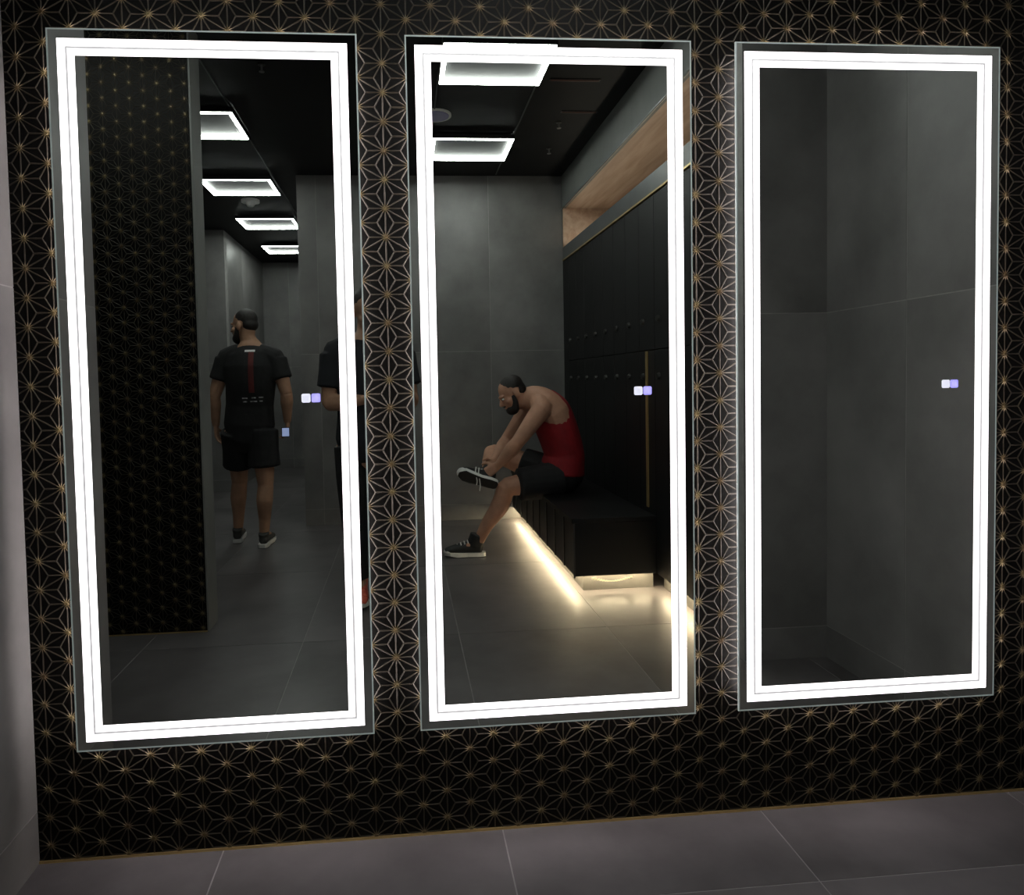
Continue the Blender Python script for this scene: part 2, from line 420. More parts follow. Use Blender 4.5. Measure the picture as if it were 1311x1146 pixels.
# small ceiling fittings
t = thing('ceiling_speaker', 'round violet ceiling speaker between the two light frames by the back wall', 'speaker', (0.262, -2.89, CEIL))
bm = bmesh.new(); cyl(bm, (0.262, -2.89, CEIL - 0.006), 0.105, 0.012, seg=32); obj('trim_ring', bm, 'white_plastic', t)
bm = bmesh.new(); cyl(bm, (0.262, -2.89, CEIL - 0.011), 0.088, 0.010, seg=32, r2=0.092); obj('cover', bm, 'speaker', t)
t = thing('smoke_detector', 'white domed smoke detector on the black corridor ceiling', 'smoke detector', (-1.41, -5.05, CEIL))
bm = bmesh.new(); cyl(bm, (-1.41, -5.05, CEIL - 0.012), 0.085, 0.024, seg=24); obj('base', bm, 'white_plastic', t)
bm = bmesh.new(); cyl(bm, (-1.41, -5.05, CEIL - 0.042), 0.030, 0.036, seg=20, r2=0.055); obj('sensor_head', bm, 'white_plastic', t)
def sprinkler(x, y, label):
    t = thing('sprinkler_head', label, 'sprinkler', (x, y, CEIL), 'sprinkler heads on the ceiling')
    bm = bmesh.new(); cyl(bm, (x, y, CEIL - 0.004), 0.020, 0.006, seg=18); obj('escutcheon', bm, 'edge_dark', t)
    bm = bmesh.new(); cyl(bm, (x, y, CEIL - 0.022), 0.006, 0.036, seg=10); obj('nozzle', bm, 'steel', t)
    bm = bmesh.new(); cyl(bm, (x, y, CEIL - 0.0415), 0.015, 0.004, seg=12); obj('deflector', bm, 'steel', t)
    return t
S0 = sprinkler(1.165, -3.53, 'small pale sprinkler head near the back wall corner over the bench')
dup(S0, (1.12, -3.0, CEIL), 'small sprinkler head between the red ceiling slots and the back corner')
dup(S0, (-0.735, -2.2, CEIL), 'small sprinkler head on bare black ceiling right of the patterned column')
for (x0, x1, y, lb) in ((0.92, 1.21, -2.335, 'dim red ceiling slot nearer to the mirrors'), (1.10, 1.33, -2.815, 'dim red ceiling slot nearer to the back wall')):
    t = thing('ceiling_slot', lb, 'vent', ((x0 + x1) / 2, y, CEIL))
    bx('slot_frame', (x0 - 0.008, x1 + 0.008, y - 0.018, y + 0.018, CEIL - 0.004, CEIL), 'black_metal', t)
    bx('slot_blade', (x0, x1, y - 0.009, y + 0.009, CEIL - 0.007, CEIL - 0.004), 'red_slot', t)

def tape(name, axis, a, b, p_in, z_in, p_out, z_out, parent):
    """light tape along an axis; cross-section is a thin wedge whose underside looks down and outwards"""
    bm = bmesh.new(); zt = max(z_in, z_out) + 0.0006
    cs = ((p_in, z_in), (p_out, z_out), (p_out, zt), (p_in, zt))
    A = [bm.verts.new((c[0], a, c[1]) if axis == 'y' else (a, c[0], c[1])) for c in cs]; B = [bm.verts.new((c[0], b, c[1]) if axis == 'y' else (b, c[0], c[1])) for c in cs]
    bm.faces.new(A); bm.faces.new(B)
    for n in range(4): bm.faces.new((A[n], A[(n + 1) % 4], B[(n + 1) % 4], B[n]))
    return obj(name, bm, 'warm_led', parent)

# ------------------------------------------------------------------ lockers along the right side
LX = 1.432
def make_locker(y0, y1, label):
    t = thing('locker', label, 'locker', (LX, (y0 + y1) / 2, 0), 'black lockers behind the bench')
    bx('carcass', (LX + 0.020, 1.98, y0 + 0.001, y1 - 0.001, 0.104, 2.252), 'locker', t)
    for nm, za, zb, zl in (('door', 0.0975, 1.377, 1.230), ('door', 1.383, 2.250, 1.552)):
        bm = bmesh.new(); box(bm, LX, LX + 0.0195, y0 + 0.002, y1 - 0.002, za, zb); bevel(bm, 0.0015)
        d = obj(nm, bm, 'locker', t)
        bm = bmesh.new(); cyl(bm, (LX - 0.007, y0 + 0.068, zl), 0.016, 0.014, 'x', 14, 0.019)
        box(bm, LX - 0.019, LX - 0.013, y0 + 0.065, y0 + 0.071, zl - 0.011, zl + 0.011)
        obj('lock_knob', bm, 'edge_dark', d)
    return t
ORD = ['first', 'second', 'third', 'fourth', 'fifth', 'sixth', 'seventh', 'eighth', 'ninth', 'tenth', 'eleventh', 'twelfth']
yy = [-4.06 + 0.25 * k for k in range(12)]
lk0 = make_locker(yy[0], yy[1] , 'black two-door locker next to the grey back wall, first of the row')
for k in range(1, 11):
    a = yy[k]
    lab = 'black two-door locker, %s of the row counted from the grey back wall' % ORD[k]
    dup(lk0, (LX, a + 0.125, 0), lab)
t = thing('locker_filler', 'narrow black filler panel in the corner where lockers meet the grey back wall', 'panel', (LX, NY0 + 0.09, 0))
bx('panel', (LX, 1.98, NY0 + 0.001, yy[0] - 0.001, 0.086, 2.252), 'locker', t)
t = thing('locker_filler', 'narrow black filler panel at the mirror end of the locker row', 'panel', (LX, NY1 - 0.08, 0))
bx('panel', (LX, 1.98, yy[11] + 0.001, NY1 - 0.001, 0.086, 2.252), 'locker', t)
t = thing('locker_cornice', 'dark grey rail with a gold line along the top of the lockers', 'cornice', (LX, -2.7, 2.266))
bx('top_rail', (LX, 1.98, NY0 + 0.001, NY1, 2.272, 2.377), 'rail', t)
bx('gold_line', (LX - 0.003, LX + 0.02, NY0 + 0.001, NY1, 2.2615, 2.272), 'gold_trim', t)
t = thing('corner_strip', 'upright bronze strip fixed between two lower locker doors', 'trim strip', (LX, -2.18, 0.46))
bx('strip', (LX - 0.0075, LX - 0.0005, -2.196, -2.168, 0.46, 1.376), 'gold_trim', t)
t = thing('locker_plinth', 'low grey plinth under the lockers beside the bench end', 'plinth', (LX + 0.04, -1.6, 0))
bx('plinth_board', (LX + 0.055, 1.98, -2.09, NY1, 0.0, 0.084), 'plinth', t)
t = thing('locker_light', 'warm light tape under the locker doors beside the bench end', 'light strip', (LX + 0.02, -1.6, 0.09))
tape('light_tape', 'y', -2.05, NY1 - 0.01, LX + 0.040, 0.0945, LX + 0.022, 0.0988, t)
bx('channel', (LX + 0.0205, LX + 0.039, -2.05, NY1 - 0.01, 0.0995, 0.1035), 'edge_dark', t)

# hidden light added in the niche to brighten the wood
t = thing('added_niche_light', 'added warm light hidden behind the rail of the wooden niche', 'light strip', (1.56, -2.7, 2.38))
bx('channel', (1.53, 1.56, NY0 + 0.03, NY1 - 0.03, 2.378, 2.384), 'alu', t)
bx('light_tape', (1.536, 1.554, NY0 + 0.03, NY1 - 0.03, 2.384, 2.387), 'added_niche_glow', t)  # added emitter on its added channel, out of sight behind the rail

# ------------------------------------------------------------------ bench
BX0, BY0, BY1, BT = 0.95, -4.245, -2.062, 0.43
b = thing('bench', 'long black built-in bench in front of the lockers, glowing underneath', 'bench', (1.19, -3.15, 0))
bm = bmesh.new(); box(bm, BX0 - 0.012, LX - 0.001, BY0, BY1 + 0.006, BT - 0.028, BT); bevel(bm, 0.003); obj('seat', bm, 'bench', b)
bx('end_panel', (BX0, LX - 0.001, BY1 - 0.012, BY1, 0.0975, BT - 0.028), 'bench', b)
bx('body', (BX0 + 0.022, LX - 0.001, BY0, BY1 - 0.012, 0.10, BT - 0.028), 'bench', b)
k = 0
y = BY1 - 0.001
while y > BY0 + 0.1:
    y0 = max(y - 0.25, BY0)
    bx('front_panel', (BX0 + 0.004, BX0 + 0.022, y0 + 0.012, y - 0.001, 0.0975, BT - 0.028), 'bench', b)
    bx('edge_strip', (BX0 - 0.004, BX0 + 0.022, y0 + 0.0005, y0 + 0.0115, 0.0975, BT - 0.028), 'edge_dark', b)
    y -= 0.25
bx('corner_post', (BX0 - 0.004, BX0 + 0.006, BY1 - 0.001, BY1 + 0.003, 0.088, BT - 0.028), 'edge_dark', b)
bx('plinth', (BX0 + 0.065, LX - 0.001, BY0, BY1 - 0.055, 0.0, 0.099), 'plinth', b, label='low grey plinth under the bench')
t = thing('bench_light', 'warm light tape under the front and end of the bench', 'light strip', (BX0 + 0.03, -3.1, 0.09))
tape('front_tape', 'y', BY0 + 0.01, BY1 - 0.03, BX0 + 0.042, 0.0945, BX0 + 0.024, 0.0988, t)
tape('end_tape', 'x', BX0 + 0.045, LX - 0.03, BY1 - 0.031, 0.0945, BY1 - 0.0135, 0.0988, t)
bm = bmesh.new()
for k in range(16):     # a length of tape that has come loose and sags
    u0, u1 = k / 16, (k + 1) / 16
    zf = lambda u: 0.086 - 0.022 * math.sin(math.pi * u)
    box(bm, 1.05 + 0.24 * u0, 1.05 + 0.24 * u1, BY1 + 0.001, BY1 + 0.004, min(zf(u0), zf(u1)) - 0.003, max(zf(u0), zf(u1)) + 0.003)
obj('loose_tape', bm, 'tape', t)
#PEOPLE
# ------------------------------------------------------------------ people
def crom(pts, n):
    """Catmull-Rom through points (Vectors of any length given as tuples), n steps per span"""
    P = [V(p) for p in pts]
    P = [P[0] * 2 - P[1]] + P + [P[-1] * 2 - P[-2]]
    out = []
    for i in range(1, len(P) - 2):
        a, b, c, d = P[i - 1], P[i], P[i + 1], P[i + 2]
        for k in range(n):
            t = k / n
            out.append(0.5 * ((2 * b) + (c - a) * t + (2 * a - 5 * b + 4 * c - d) * t * t + (3 * b - a - 3 * c + d) * t ** 3))
    out.append(P[-2].copy())
    return out

def lerp(a, b, t): return a + (b - a) * t

def sample(vals, t):
    n = len(vals) - 1; x = min(max(t, 0), 1) * n; i = min(int(x), n - 1)
    return lerp(vals[i], vals[i + 1], x - i)

def loft(bm, pts, rads, n=6, seg=14, ref=None, cap=0.6):
    """tube through pts; rads = radius or (wide, deep) per point; ref = direction of the wide axis; rounded ends"""
    path = crom(pts, n)
    rr = [r if isinstance(r, (tuple, list)) else (r, r) for r in rads]
    m = len(path); rings = []
    def ring(c, t, wa, da):
        side = ref if ref is not None else V((0.31, 0.83, 0.46))
        u = side - t * side.dot(t)
        if u.length < 1e-5: u = t.orthogonal()
        u.normalize(); v = t.cross(u)
        return [bm.verts.new(c + u * wa * math.cos(2 * math.pi * k / seg) + v * da * math.sin(2 * math.pi * k / seg)) for k in range(seg)]
    for i, p in enumerate(path):
        t = (path[min(i + 1, m - 1)] - path[max(i - 1, 0)]).normalized()
        f = i / (m - 1)
        wa = sample([r[0] for r in rr], f); da = sample([r[1] for r in rr], f)
        if i == 0 and cap:
            for q in (0.95, 0.7): rings.append(ring(p - t * min(wa, da) * cap * q, t, wa * math.sqrt(1 - q * q), da * math.sqrt(1 - q * q)))
        rings.append(ring(p, t, wa, da))
        if i == m - 1 and cap:
            for q in (0.7, 0.95): rings.append(ring(p + t * min(wa, da) * cap * q, t, wa * math.sqrt(1 - q * q), da * math.sqrt(1 - q * q)))
    for a, b in zip(rings[:-1], rings[1:]):
        for k in range(seg): bm.faces.new((a[k], a[(k + 1) % seg], b[(k + 1) % seg], b[k]))
    bm.faces.new(rings[0][::-1]); bm.faces.new(rings[-1])

def ell(bm, c, r, frame=None, seg=18):
    """ellipsoid; frame = 4x4 matrix that places c and its axes"""
    mt = (frame or Matrix()) @ Matrix.Translation(c) @ Matrix.Diagonal((*r, 1))
    bmesh.ops.create_uvsphere(bm, u_segments=seg, v_segments=seg // 2 + 2, radius=1, matrix=mt)

def fuse(bm, voxel, smooth=2):
    """merge overlapping closed shapes of a bmesh into one continuous surface"""
    bmesh.ops.recalc_face_normals(bm, faces=bm.faces)
    me = bpy.data.meshes.new('tmp'); bm.to_mesh(me); bm.free()
    o = bpy.data.objects.new('tmp', me); C.objects.link(o)
    r = o.modifiers.new('r', 'REMESH'); r.mode = 'VOXEL'; r.voxel_size = voxel; r.adaptivity = 0
    if smooth:
        s = o.modifiers.new('s', 'SMOOTH'); s.iterations = smooth; s.factor = 0.5
    dg = bpy.context.evaluated_depsgraph_get(); dg.update()
    out = bmesh.new(); out.from_mesh(o.evaluated_get(dg).to_mesh()); o.evaluated_get(dg).to_mesh_clear()
    bpy.data.objects.remove(o); bpy.data.meshes.remove(me)
    return out

def frame(origin, fwd, up):
    f = V(fwd).normalized(); u = V(up); r = f.cross(u).normalized(); u = r.cross(f)
    return Matrix(((r.x, f.x, u.x, origin[0]), (r.y, f.y, u.y, origin[1]), (r.z, f.z, u.z, origin[2]), (0, 0, 0, 1)))

def hand(bm, wrist, along, normal, thumb, curl=0.5, s=1.0):
    """palm, four unequal bent fingers and a thumb that leaves the side of the palm. normal = palm side the fingers curl towards; thumb = thumb side"""
    a = V(along).normalized(); n = V(normal); n = (n - a * n.dot(a)).normalized(); th = a.cross(n)
    if th.dot(V(thumb)) < 0: th = -th
    w0 = V(wrist)
    loft(bm, [w0 - a * 0.02 * s, w0 + a * 0.03 * s, w0 + a * 0.065 * s, w0 + a * 0.092 * s], [(0.027 * s, 0.020 * s), (0.036 * s, 0.017 * s), (0.041 * s, 0.015 * s), (0.040 * s, 0.012 * s)], 3, 12, th)
    for off, ln in ((0.031, 0.072), (0.0105, 0.082), (-0.0105, 0.076), (-0.031, 0.060)):
        p = w0 + a * (0.086 - abs(off) * 0.15) * s + th * off * s
        pts = [p - a * 0.015 * s]; d = a + th * off * 1.4; d.normalize(); ang = 0.0
        for k, fr in enumerate((0.45, 0.31, 0.24)):
            ang += curl * (0.55, 0.75, 0.5)[k]
            dd = d * math.cos(ang) + n * math.sin(ang)
            pts.append(pts[-1] + dd * (ln * fr + (0.015 if k == 0 else 0)) * s)
        loft(bm, pts, [0.0088 * s, 0.0085 * s, 0.0078 * s, 0.0068 * s], 3, 8)
    p = w0 + a * 0.028 * s + th * 0.026 * s
    d1 = (a * 0.62 + th * 0.75 + n * 0.25).normalized(); d2 = (a * 0.85 + th * 0.30 + n * 0.45).normalized()
    loft(bm, [p - th * 0.012 * s, p + d1 * 0.030 * s, p + d1 * 0.046 * s + d2 * 0.018 * s, p + d1 * 0.048 * s + d2 * 0.040 * s], [0.013 * s, 0.0115 * s, 0.010 * s, 0.0085 * s], 3, 8)

def head(bm, F, neck):
    ell(bm, (0, -0.012, 0.035), (0.076, 0.096, 0.086), F)
    ell(bm, (0, 0.030, -0.030), (0.064, 0.068, 0.082), F)
    ell(bm, (0, 0.050, -0.082), (0.046, 0.046, 0.036), F)
    ell(bm, (0, 0.080, 0.026), (0.054, 0.020, 0.011), F)
    loft(bm, [F @ V((0, 0.088, 0.018)), F @ V((0, 0.106, -0.008)), F @ V((0, 0.116, -0.026))], [0.009, 0.011, 0.015], 3, 10)
    ell(bm, (0, 0.096, -0.050), (0.025, 0.010, 0.006), F); ell(bm, (0, 0.094, -0.061), (0.022, 0.010, 0.007), F)
    for sx in (-1, 1):
        ell(bm, (0.078 * sx, -0.008, -0.008), (0.011, 0.022, 0.033), F); ell(bm, (0.045 * sx, 0.062, -0.022), (0.022, 0.022, 0.018), F)
    loft(bm, [F @ V((0, -0.030, -0.020)), F @ V((0, -0.020, -0.080)), V(neck)], [0.058, 0.058, 0.066], 4, 14)

TORSO = ((0.150, 0.105), (0.172, 0.120), (0.158, 0.112), (0.172, 0.122), (0.190, 0.128), (0.170, 0.105), (0.085, 0.078))
def torso_pts(J):
    return [J['crotch'], J['pelvis'], J['waist'], J['chest'], J['arm_pit'], J['collar'], J['neck']]

def figure_body(J, k=1.0, voxel=0.006):
    bm = bmesh.new()
    side = (J['Rsh'] - J['Lsh']).normalized()
    loft(bm, torso_pts(J), [(a * k, b * k) for a, b in TORSO], 5, 22, side)
    head(bm, J['F'], J['neck'])
    for s in 'RL':
        sh, el, wr = J[s + 'sh'], J[s + 'el'], J[s + 'wr']
        c = J['collar'] * 0.75 + J['neck'] * 0.25
        loft(bm, [c, sh * 0.6 + c * 0.4 + V((0, 0, 0.012)), sh], [0.060 * k, 0.066 * k, 0.066 * k], 4, 14)
        m1 = lerp(sh, el, 0.45)
        loft(bm, [sh, m1, el], [0.064 * k, 0.056 * k, 0.043 * k], 5, 14)
        m2 = lerp(el, wr, 0.30)
        loft(bm, [el, m2, wr], [0.043 * k, 0.047 * k, 0.028], 5, 14)
        hand(bm, wr, J[s + 'hd'], J[s + 'hn'], J[s + 'ht'], J.get(s + 'curl', 0.5))
        hp, kn, an, toe = J[s + 'hip'], J[s + 'kn'], J[s + 'an'], J[s + 'toe']
        loft(bm, [hp, lerp(hp, kn, 0.45), kn], [0.098 * k, 0.084 * k, 0.058 * k], 5, 16)
        q = lerp(kn, an, 0.32) + J.get(s + 'calf', V((0, 0, 0)))
        loft(bm, [kn, q, lerp(kn, an, 0.7), an], [0.057 * k, 0.060 * k, 0.043 * k, 0.036], 5, 16)
        loft(bm, [an + V((0, 0, 0)), lerp(an, toe, 0.5), toe], [(0.036, 0.036), (0.040, 0.030), (0.034, 0.018)], 4, 12)
    return fuse(bm, voxel, 2)

def shorts(J, off=0.014, k=1.0, f=0.72, flare=0.022, fl=None, tf=0.62, cr=0.75):
    bm = bmesh.new(); side = (J['Rsh'] - J['Lsh']).normalized()
    T = torso_pts(J)
    top = lerp(T[1], T[2], tf)
    loft(bm, [T[0], T[1], top], [(TORSO[i][0] * k + off, TORSO[i][1] * k + off) for i in (0, 1, 2)], 5, 22, side, cap=cr)
    for s in 'RL':
        hp, kn = J[s + 'hip'], J[s + 'kn']; g = fl if fl and s == 'L' else f
        loft(bm, [hp, lerp(hp, kn, g * 0.55), lerp(hp, kn, g)], [0.104 * k + off, 0.094 * k + off * 1.2, 0.080 * k + off + flare], 5, 18, cap=0.12)
    return fuse(bm, 0.008, 2)

def tshirt(J, off=0.012, k=1.0, f=0.62, bottom=0.35):
    bm = bmesh.new(); side = (J['Rsh'] - J['Lsh']).normalized()
    T = torso_pts(J); T = [lerp(T[0], T[1], bottom)] + T[1:]
    loft(bm, T[:-1] + [lerp(T[-2], T[-1], 0.80)], [(TORSO[i][0] * k + off + (0.006 if i < 3 else 0), TORSO[i][1] * k + off) for i in range(6)] + [(0.098, 0.088)], 5, 24, side, cap=0.15)
    for s in 'RL':
        sh, el = J[s + 'sh'], J[s + 'el']; c = J['collar'] * 0.75 + J['neck'] * 0.25
        loft(bm, [c, sh * 0.6 + c * 0.4 + V((0, 0, 0.012)), sh], [0.060 * k + off * .6, 0.066 * k + off, 0.066 * k + off], 4, 14)
        loft(bm, [sh, lerp(sh, el, f * 0.5), lerp(sh, el, f)], [0.066 * k + off, 0.062 * k + off, 0.056 * k + off + 0.008], 5, 16, cap=0.12)
    return fuse(bm, 0.008, 2)

def hair_bm(F, back=True):
    bm = bmesh.new()
    ell(bm, (0, -0.022, 0.049), (0.0775, 0.092, 0.079), F)
    ell(bm, (0, -0.056, 0.004), (0.071, 0.055, 0.055), F)
    return fuse(bm, 0.005, 12)

def beard_bm(F):
    bm = bmesh.new()
    ell(bm, (0, 0.058, -0.088), (0.052, 0.050, 0.044), F)
    for s in (-1, 1):
        loft(bm, [F @ V((0.060 * s, 0.020, -0.010)), F @ V((0.054 * s, 0.030, -0.055)), F @ V((0.036 * s, 0.052, -0.092))], [0.014, 0.022, 0.030], 4, 10)
    ell(bm, (0, 0.099, -0.045), (0.028, 0.010, 0.007), F)
    return fuse(bm, 0.005, 2)

def eyes(F, parent):
    for s in (-1, 1):
        bm = bmesh.new(); ell(bm, (0.031 * s, 0.087, 0.008), (0.013, 0.011, 0.008), F, 12); e = obj('eye', bm, 'eye', parent, True)
        bm = bmesh.new(); ell(bm, (0.031 * s, 0.096, 0.008), (0.0055, 0.003, 0.0055), F, 8); obj('iris', bm, 'iris', e, True)

def shoe(parent, F, upper, solem, lacem=True, L=0.285, label=None, sole_h=0.026, hi=False):
    """F: frame with origin under the heel, +y to the toe, +z up"""
    bm = bmesh.new()
    side = F.to_3x3() @ V((1, 0, 0))
    g = lambda y, z, x=0: F @ V((x, y, z))
    loft(bm, [g(0.0, 0.055), g(0.06, 0.062), g(0.13, 0.056), g(0.20, 0.046), g(L - 0.045, 0.038)], [(0.034, 0.040), (0.036, 0.044), (0.041, 0.038), (0.045, 0.028), (0.036, 0.020)], 4, 16, side)
    loft(bm, [g(0.03, 0.06), g(0.02, 0.105)], [(0.036, 0.046), (0.040, 0.050)], 4, 16, side, cap=0.1)
    if hi: loft(bm, [g(0.045, 0.07), g(0.030, 0.115), g(0.018, 0.150)], [(0.042, 0.056), (0.044, 0.052), (0.046, 0.051)], 4, 16, side, cap=0.1)
    u = obj('shoe', fuse(bm, 0.006, 2), upper, parent, True)
    if hi:
        bm = bmesh.new(); ell(bm, (0, L - 0.062, 0.034), (0.042, 0.036, 0.024), F); obj('toe_cap', bm, 'sole_white', u, True)
    if label: u['label'] = label
    bm = bmesh.new(); prof = []
    for (y, xw) in ((-0.036, 0.020), (-0.022, 0.034), (0.02, 0.039), (0.09, 0.036), (0.16, 0.046), (0.21, 0.048), (L - 0.06, 0.038), (L - 0.035, 0.018)): prof.append((y, xw))
    ring = [(x, y) for y, x in prof] + [(-x, y) for y, x in reversed(prof)]
    lo = [bm.verts.new(F @ V((x, y, 0.0 + (0.010 if y > 0.2 else 0)))) for x, y in ring]; hi = [bm.verts.new(F @ V((x, y, sole_h + (0.008 if y > 0.2 else 0)))) for x, y in ring]
    bm.faces.new(lo[::-1]); bm.faces.new(hi)
    for k in range(len(ring)): bm.faces.new((lo[k], lo[(k + 1) % len(ring)], hi[(k + 1) % len(ring)], hi[k]))
    obj('sole', bm, solem, u)
    bm = bmesh.new(); pr = [(x * 0.97, y * 0.985) for x, y in ring]
    lo = [bm.verts.new(F @ V((x, y, -0.004 + (0.010 if y > 0.2 else 0)))) for x, y in pr]; hi = [bm.verts.new(F @ V((x, y, 0.001 + (0.010 if y > 0.2 else 0)))) for x, y in pr]
    bm.faces.new(lo[::-1]); bm.faces.new(hi)
    for k in range(len(pr)): bm.faces.new((lo[k], lo[(k + 1) % len(pr)], hi[(k + 1) % len(pr)], hi[k]))
    obj('outsole', bm, 'sole_black', u)
    if lacem:
        bm = bmesh.new()
        for k in range(5):
            y = 0.085 + 0.024 * k; z = 0.107 - 0.006 * k - 0.0008 * k * k
            loft(bm, [g(y, z - 0.012, -0.026), g(y + 0.004, z, -0.010), g(y + 0.004, z, 0.010), g(y, z - 0.012, 0.026)], [0.0045] * 4, 2, 6)
        obj('laces', bm, 'lace', u, True)
    return u

def sock(parent, an, up, m='sock'):
    bm = bmesh.new(); loft(bm, [V(an) - V(up) * 0.02, V(an) + V(up) * 0.05], [0.042, 0.043], 3, 14, cap=0.1); return obj('sock', bm, m, parent, True)

def decal(bvh, x0, x1, z0, z1, y_from, ydir, nx, nz, th=0.0022):
    """a thin print that follows the cloth, found by casting along ydir"""
    bm = bmesh.new(); g = []
    for j in range(nz + 1):
        row = []
        for i in range(nx + 1):
            x, z = lerp(x0, x1, i / nx), lerp(z0, z1, j / nz)
            hit = bvh.ray_cast(V((x, y_from, z)), V((0, ydir, 0)))
            y = hit[0].y if hit[0] is not None else None
            row.append(None if y is None else (bm.verts.new((x, y - ydir * th, z)), bm.verts.new((x, y + ydir * th, z))))
        g.append(row)
    for j in range(nz):
        for i in range(nx):
            q = (g[j][i], g[j][i + 1], g[j + 1][i + 1], g[j + 1][i])
            if all(q):
                bm.faces.new([a[0] for a in q]); bm.faces.new([a[1] for a in q])
    return bm

# --- man walking away down the corridor (seen from behind in the left mirror)
w = thing('person', 'man in black t-shirt and shorts walking away past the patterned column', 'person', (-1.19, -3.63, 0))
J = dict(crotch=V((-1.175, -3.60, 0.80)), pelvis=V((-1.17, -3.60, 0.93)), waist=V((-1.16, -3.59, 1.08)), chest=V((-1.145, -3.57, 1.24)), arm_pit=V((-1.14, -3.575, 1.36)), collar=V((-1.14, -3.585, 1.455)), neck=V((-1.145, -3.59, 1.535)),
         Rsh=V((-1.335, -3.62, 1.425)), Rel=V((-1.425, -3.60, 1.145)), Rwr=V((-1.435, -3.66, 0.925)), Rhd=V((0.02, -0.10, -1)), Rhn=V((1, 0.1, 0)), Rht=V((0, -1, 0)),
         Lsh=V((-0.945, -3.55, 1.415)), Lel=V((-0.872, -3.52, 1.155)), Lwr=V((-0.880, -3.57, 0.945)), Lhd=V((0.0, -0.12, -1)), Lhn=V((-1, 0.1, 0)), Lht=V((0, -1, 0)), Lcurl=0.9,
         Rhip=V((-1.265, -3.61, 0.88)), Rkn=V((-1.295, -3.76, 0.47)), Ran=V((-1.315, -3.745, 0.095)), Rtoe=V((-1.345, -3.91, 0.035)),
         Lhip=V((-1.075, -3.58, 0.88)), Lkn=V((-1.055, -3.56, 0.47)), Lan=V((-1.075, -3.545, 0.095)), Ltoe=V((-1.065, -3.71, 0.035)),
         Rcalf=V((0, 0.022, 0)), Lcalf=V((0, 0.022, 0)))
J['F'] = frame((-1.185, -3.60, 1.675), (-0.86, -0.42, -0.08), (0.02, 0, 1))
obj('body', figure_body(J, 1.03), 'skin2', w, True)
sh = tshirt(J, 0.013, 1.03, 0.55); bvh = BVHTree.FromBMesh(sh)
prints = [('back_stripe', decal(bvh, -1.131, -1.092, 1.17, 1.475, -3.0, -1, 3, 24), 'stripe', 'dark red stripe down the back of the shirt'),
          ('collar_tag', decal(bvh, -1.160, -1.085, 1.474, 1.489, -3.0, -1, 5, 2), 'white_print', 'white strip at the back of the collar')]
for x0, x1, z in ((-1.235, -1.195, 1.126), (-1.165, -1.135, 1.128), (-1.115, -1.083, 1.130), (-1.230, -1.200, 1.100), (-1.178, -1.128, 1.101), (-1.112, -1.090, 1.103)):
    prints.append(('back_print', decal(bvh, x0 + .05, x1 + .05, z, z + 0.009, -3.0, -1, 3, 2), 'worn_print', 'small worn white print across the back'))
ts = obj('tshirt', sh, 'black_cloth', w, True)
for n, bm, m, lb in prints:
    o = obj(n, bm, m, ts); o['label'] = lb
obj('shorts', shorts(J, 0.016, 1.03, 0.66), 'black_cloth', w, True)
obj('hair', hair_bm(J['F']), 'hair', w, True); obj('beard', beard_bm(J['F']), 'hair', w, True); eyes(J['F'], w)
shoe(w, frame((-1.312, -3.70, 0.004), (-0.12, -1, 0), (0, 0, 1)), 'shoe_grey', 'sole_white', False)
shoe(w, frame((-1.075, -3.50, 0.004), (0.05, -1, 0), (0, 0, 1)), 'shoe_grey', 'sole_white', False)
ph = thing('phone', 'small phone with a lit bluish screen in the hand of the walking man', 'phone', (-0.892, -3.585, 0.87))
bx('case', (-0.921, -0.861, -3.548, -3.539, 0.828, 0.902), 'black_metal', ph); bx('screen', (-0.917, -0.865, -3.539, -3.5382, 0.834, 0.897), 'screen', ph)

# --- man tying his shoe on the bench
s = thing('person', 'bearded man in red vest and black shorts tying a shoe on the bench', 'person', (1.10, -3.05, 0))
J = dict(crotch=V((1.02, -3.06, 0.515)), pelvis=V((1.12, -3.06, 0.555)), waist=V((1.135, -3.06, 0.70)), chest=V((1.09, -3.06, 0.86)), arm_pit=V((1.035, -3.06, 0.985)), collar=V((0.965, -3.06, 1.065)), neck=V((0.885, -3.06, 1.105)),
         Rsh=V((0.945, -2.875, 1.025)), Rel=V((0.765, -2.84, 0.80)), Rwr=V((0.640, -2.92, 0.640)), Rhd=V((-0.8, -0.15, -0.55)), Rhn=V((0.1, -1, -0.3)), Rht=V((-0.5, 0, 0.8)), Rcurl=1.0,
         Lsh=V((0.925, -3.245, 1.02)), Lel=V((0.755, -3.27, 0.78)), Lwr=V((0.640, -3.12, 0.650)), Lhd=V((-0.8, 0.35, -0.5)), Lhn=V((0.1, 1, -0.3)), Lht=V((-0.5, 0, 0.8)), Lcurl=1.0,
         Rhip=V((1.08, -2.97, 0.525)), Rkn=V((0.695, -2.93, 0.490)), Ran=V((0.505, -2.985, 0.105)), Rtoe=V((0.345, -3.0, 0.035)),
         Lhip=V((1.08, -3.16, 0.535)), Lkn=V((0.655, -3.33, 0.690)), Lan=V((0.575, -2.975, 0.560)), Ltoe=V((0.415, -2.94, 0.575)),
         Rcalf=V((0.018, 0, -0.01)), Lcalf=V((0, 0, -0.02)))
J['F'] = frame((0.770, -3.05, 1.128), (-0.80, 0.13, -0.52), (-0.40, 0, 0.75))
obj('body', figure_body(J, 1.08), 'skin', s, True)
